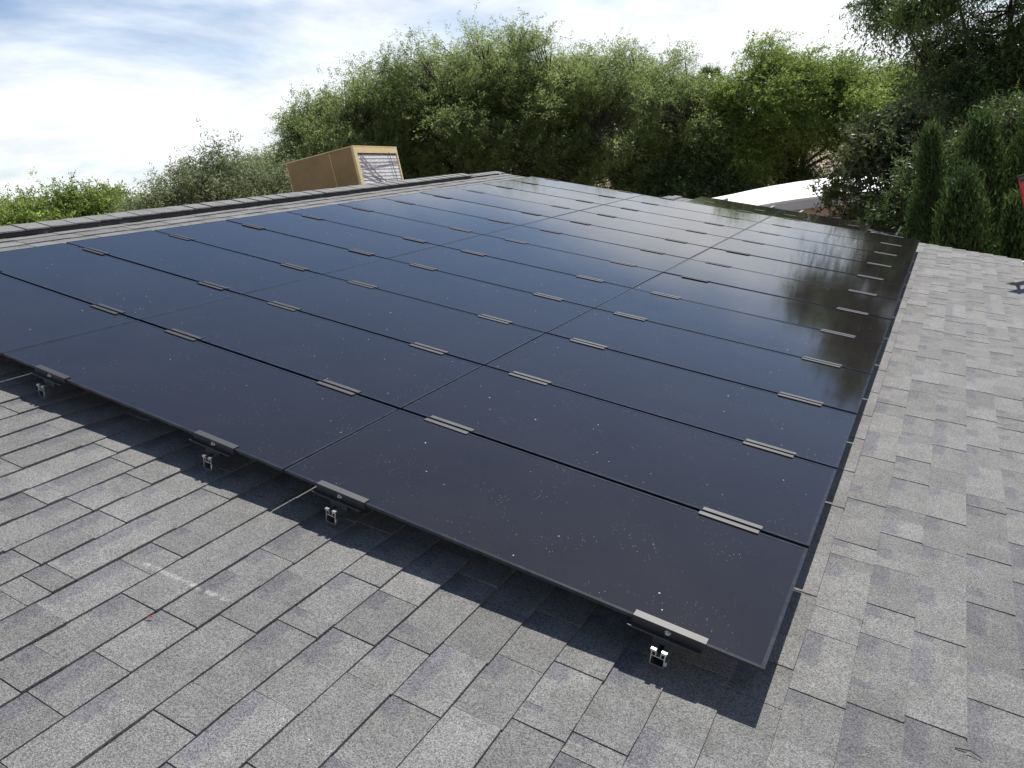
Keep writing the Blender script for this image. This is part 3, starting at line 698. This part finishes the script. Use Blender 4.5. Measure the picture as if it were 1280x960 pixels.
tree('olive_tree', 'greyish olive tree standing left of the tan cooler', (-14.45, 10.45, 0),
     [w_(-14.25, 10.59, 4.3, 1.28, 1.28, 1.15), w_(-14.86, 9.78, 4.03, 0.88, 0.88, 1.01), w_(-13.51, 11.67, 4.1, 1.08, 1.08, 1.15)],
     M['lf_olive'], 520, 8, 24, lw=0.3, tw_len=(0.39, 0.77), leaf=(0.049, 0.092), clump_r=0.34, seed=21, limbs=10, trunk_r=0.12, upright=0.7)
tree('acacia_tree', 'bright green rounded tree at the far left edge', (-27.68, 12.99, 0),
     [w_(-27.68, 12.6, 4.2, 1.95, 1.95, 1.69), w_(-26.77, 13.9, 3.85, 1.56, 1.56, 1.43)],
     M['lf_green'], 420, 9, 26, lw=0.45, tw_len=(0.4, 0.8), leaf=(0.07, 0.12), clump_r=0.52, seed=31, limbs=10, trunk_r=0.17)
tree('acacia_tree', 'low bright green tree between the far left tree and the olive', (-25.86, 15.2, 0),
     [w_(-25.8, 15.2, 4.0, 1.6, 1.5, 1.4), w_(-26.38, 14.55, 4.11, 0.91, 0.91, 1.3)],
     M['lf_green'], 340, 9, 26, lw=0.45, tw_len=(0.4, 0.8), leaf=(0.07, 0.12), clump_r=0.52, seed=33, limbs=8, trunk_r=0.14)
# right-hand mass
tree('willow_acacia', 'bright green wind-swept tree above the white-roofed house', (-6.06, 32.82, 0),
     [w_(-6.5, 31.8, 5.3, 2.9, 2.6, 2.9), w_(-4.53, 32.48, 4.6, 2.9, 2.4, 2.5), w_(-7.76, 31.8, 3.32, 2.21, 2.04, 2.04)],
     M['lf_green'], 1000, 9, 26, lw=0.30, lean=(0.45, 0, 0.1), droop=0.5, tw_len=(0.6, 1.15), leaf=(0.08, 0.145), clump_r=0.42, seed=41, limbs=14, trunk_r=0.23)
tree('mesquite_tree', 'dense dark green tree low between the mesquite and the white roof', (-9.05, 32.08, 0),
     [w_(-9.4, 30.0, 2.3, 3.0, 2.1, 2.4), w_(-6.6, 32.61, 2.06, 2.1, 1.75, 1.75)],
     M['lf_dark'], 351, 8, 18, tw_len=(0.72, 1.45), leaf=(0.092, 0.168), clump_r=0.44, seed=43, limbs=10, trunk_r=0.19)
tree('willow_acacia', 'yellow-green tree leaning right beside the tall dark tree', (-3.0, 34.18, 0),
     [w_(-3.0, 33.5, 4.6, 2.6, 2.3, 2.4), w_(-1.98, 33.5, 2.98, 2.21, 2.04, 2.04)],
     M['lf_green'], 620, 9, 26, lw=0.30, lean=(0.4, 0, 0.1), droop=0.5, tw_len=(0.6, 1.15), leaf=(0.08, 0.145), clump_r=0.42, seed=44, limbs=10, trunk_r=0.19)
tree('eucalyptus_tree', 'tall dark tree rising out of the top right corner', (1.0, 20.98, 0),
     [w_(1.0, 20.62, 7.1, 2.6, 2.3, 2.4), w_(2.4, 20.0, 3.4, 2.0, 1.6, 1.8), w_(0.6, 20.4, 4.0, 1.5, 1.4, 1.5), w_(-0.2, 20.26, 5.6, 1.6, 1.6, 1.5), w_(1.72, 20.5, 4.98, 2.28, 1.92, 1.68)],
     M['lf_dark'], 950, 8, 18, lw=0.2, droop=0.7, lean=(0.2, 0, 0), tw_len=(0.53, 1.05), leaf=(0.100, 0.166), clump_r=0.30, seed=51, limbs=16, trunk_r=0.23, upright=0.1)
tree('citrus_tree', 'dark broad-leaved tree with pale upper leaves beside the white roof', (-1.09, 16.89, 0),
     [w_(-1.09, 16.63, 3.33, 0.98, 1.04, 1.37), w_(-0.84, 16.63, 2.03, 1.23, 1.04, 1.17), w_(-0.38, 17.02, 3.72, 0.78, 0.78, 0.91)],
     M['lf_shrub'], 405, 7, 15, lw=0.5, tw_len=(0.27, 0.56), leaf=(0.071, 0.119), clump_r=0.26, seed=61, limbs=10, trunk_r=0.11)

tree('oleander', 'dark leafy oleander mass filling the gap behind the cypresses', (0.9, 15.0, 0),
     [w_(0.3, 14.9, 2.9, 1.2, 0.9, 1.5), w_(1.3, 14.9, 3.1, 1.3, 0.9, 1.6), w_(2.2, 14.9, 3.0, 1.2, 0.9, 1.5)],
     M['lf_dark'], 520, 8, 14, tw_len=(0.3, 0.6), leaf=(0.06, 0.11), lw=0.3, seed=81, limbs=12, trunk_r=0.08, clump_r=0.22)

def cypress(label, base, h, rad, seed, n=9000, peak=0.28, tips=5):
    r = np.random.default_rng(seed); base = np.array(base, float)
    root = thing('cypress_tree', label, 'tree', Matrix.Translation(base), 'trees around the houses')
    V, F = tubes([(np.array([[0, 0, 0], [0, 0, h * 0.5], [0, 0, h * 0.93]]), [rad * 0.12, rad * 0.08, 0.01])], 7); obj('trunk', np_mesh('trunk', V, F, M['bark']), None, root, smooth=True)
    cl = 260; t = r.random(cl) ** 0.85; env = np.where(t < peak, 0.80 + 0.20 * t / peak, (1 - ((t - peak) / (1 - peak)) ** 1.5)); env = env * (0.84 + 0.16 * np.sin(t * 19 + seed)) * (0.82 + 0.36 * r.random(cl)) + 0.05
    an = r.random(cl) * 2 * np.pi; rr_ = rad * env * (0.72 + 0.28 * r.random(cl)); C = np.stack([np.cos(an) * rr_, np.sin(an) * rr_, t * h * 0.93], 1); O = np.stack([np.cos(an), np.sin(an), np.zeros(cl)], 1)
    ct = np.clip(r.normal(0.4, 0.2, cl), 0, 1); per = n // cl; ci = np.repeat(np.arange(cl), per); k = len(ci)
    s = r.random(k); P = C[ci] + r.normal(size=(k, 3)) * np.array([0.06, 0.06, 0.05]) * (rad / 0.5) + np.array([0, 0, 1]) * (s * 0.26 * (rad / 0.5))[:, None] - O[ci] * (s * 0.05)[:, None]
    D = O[ci] * 0.25 + np.array([0, 0, 1.0]) + r.normal(size=(k, 3)) * 0.35; L = r.uniform(0.05, 0.10, k)
    V, F = leaf_arrays(P, D, L, L * 0.28, r); tn = np.clip(ct[ci] + 0.35 * (s - 0.4) + r.normal(0, 0.1, k), 0, 1)
    obj('crown', np_mesh('crown', V, F, M['lf_cyp'], np.repeat(tn, 3)), None, root)
cypress('tall narrow dark cypress left of the pointed cypress', (-0.06, 12.6, 0), 4.45, 0.52, 71, 20000)
cypress('pointed green cypress in front, rising just above the roof edge', (0.42, 10.6, 0), 3.72, 0.72, 72, 24000, peak=0.2)
cypress('broad dark cypress behind the pointed cypress', (0.62, 12.9, 0), 4.4, 0.85, 73, 24000)
cypress('tall dark cypress at the right edge behind the ladder', (1.45, 13.1, 0), 4.75, 0.90, 74, 24000)
cypress('low bushy cypress at the right edge above the shingles', (1.02, 10.5, 0), 3.40, 0.52, 75, 16000)
cypress('small cypress at the right edge under the ladder top', (1.50, 10.8, 0), 3.3, 0.55, 76, 14000)

# fan palm far behind
pal = thing('palm_tree', 'distant palm with its top just above the green trees', 'tree', Matrix.Translation((-11.4, 41.7, -0.25)), 'trees around the houses')
V, F = tubes([(np.array([[0, 0, 0], [0.1, 0, 4.5], [0, 0, 8.2]]), [0.22, 0.17, 0.15])], 8); obj('trunk', np_mesh('trunk', V, F, M['bark']), None, pal, smooth=True)
r = np.random.default_rng(3); PV, PF, PT = [], [], []
for k in range(46):
    d = unit(r.normal(size=3) + np.array([0, 0, 0.35])); e = np.array([0, 0, 8.2]) + d * 0.40
    m = 16
    D = unit(d[None] + r.normal(size=(m, 3)) * 0.45 - np.array([0, 0, 0.2])); V, F = leaf_arrays(np.repeat(e[None], m, 0), D, np.full(m, 0.45), np.full(m, 0.06), r)
    PF.append(F + len(PV) * m * 3); PV.append(V); PT.append(np.full(m * 3, r.random()))
obj('crown', np_mesh('crown', np.concatenate(PV), np.concatenate(PF), M['lf_dark'], np.concatenate(PT)), None, pal)
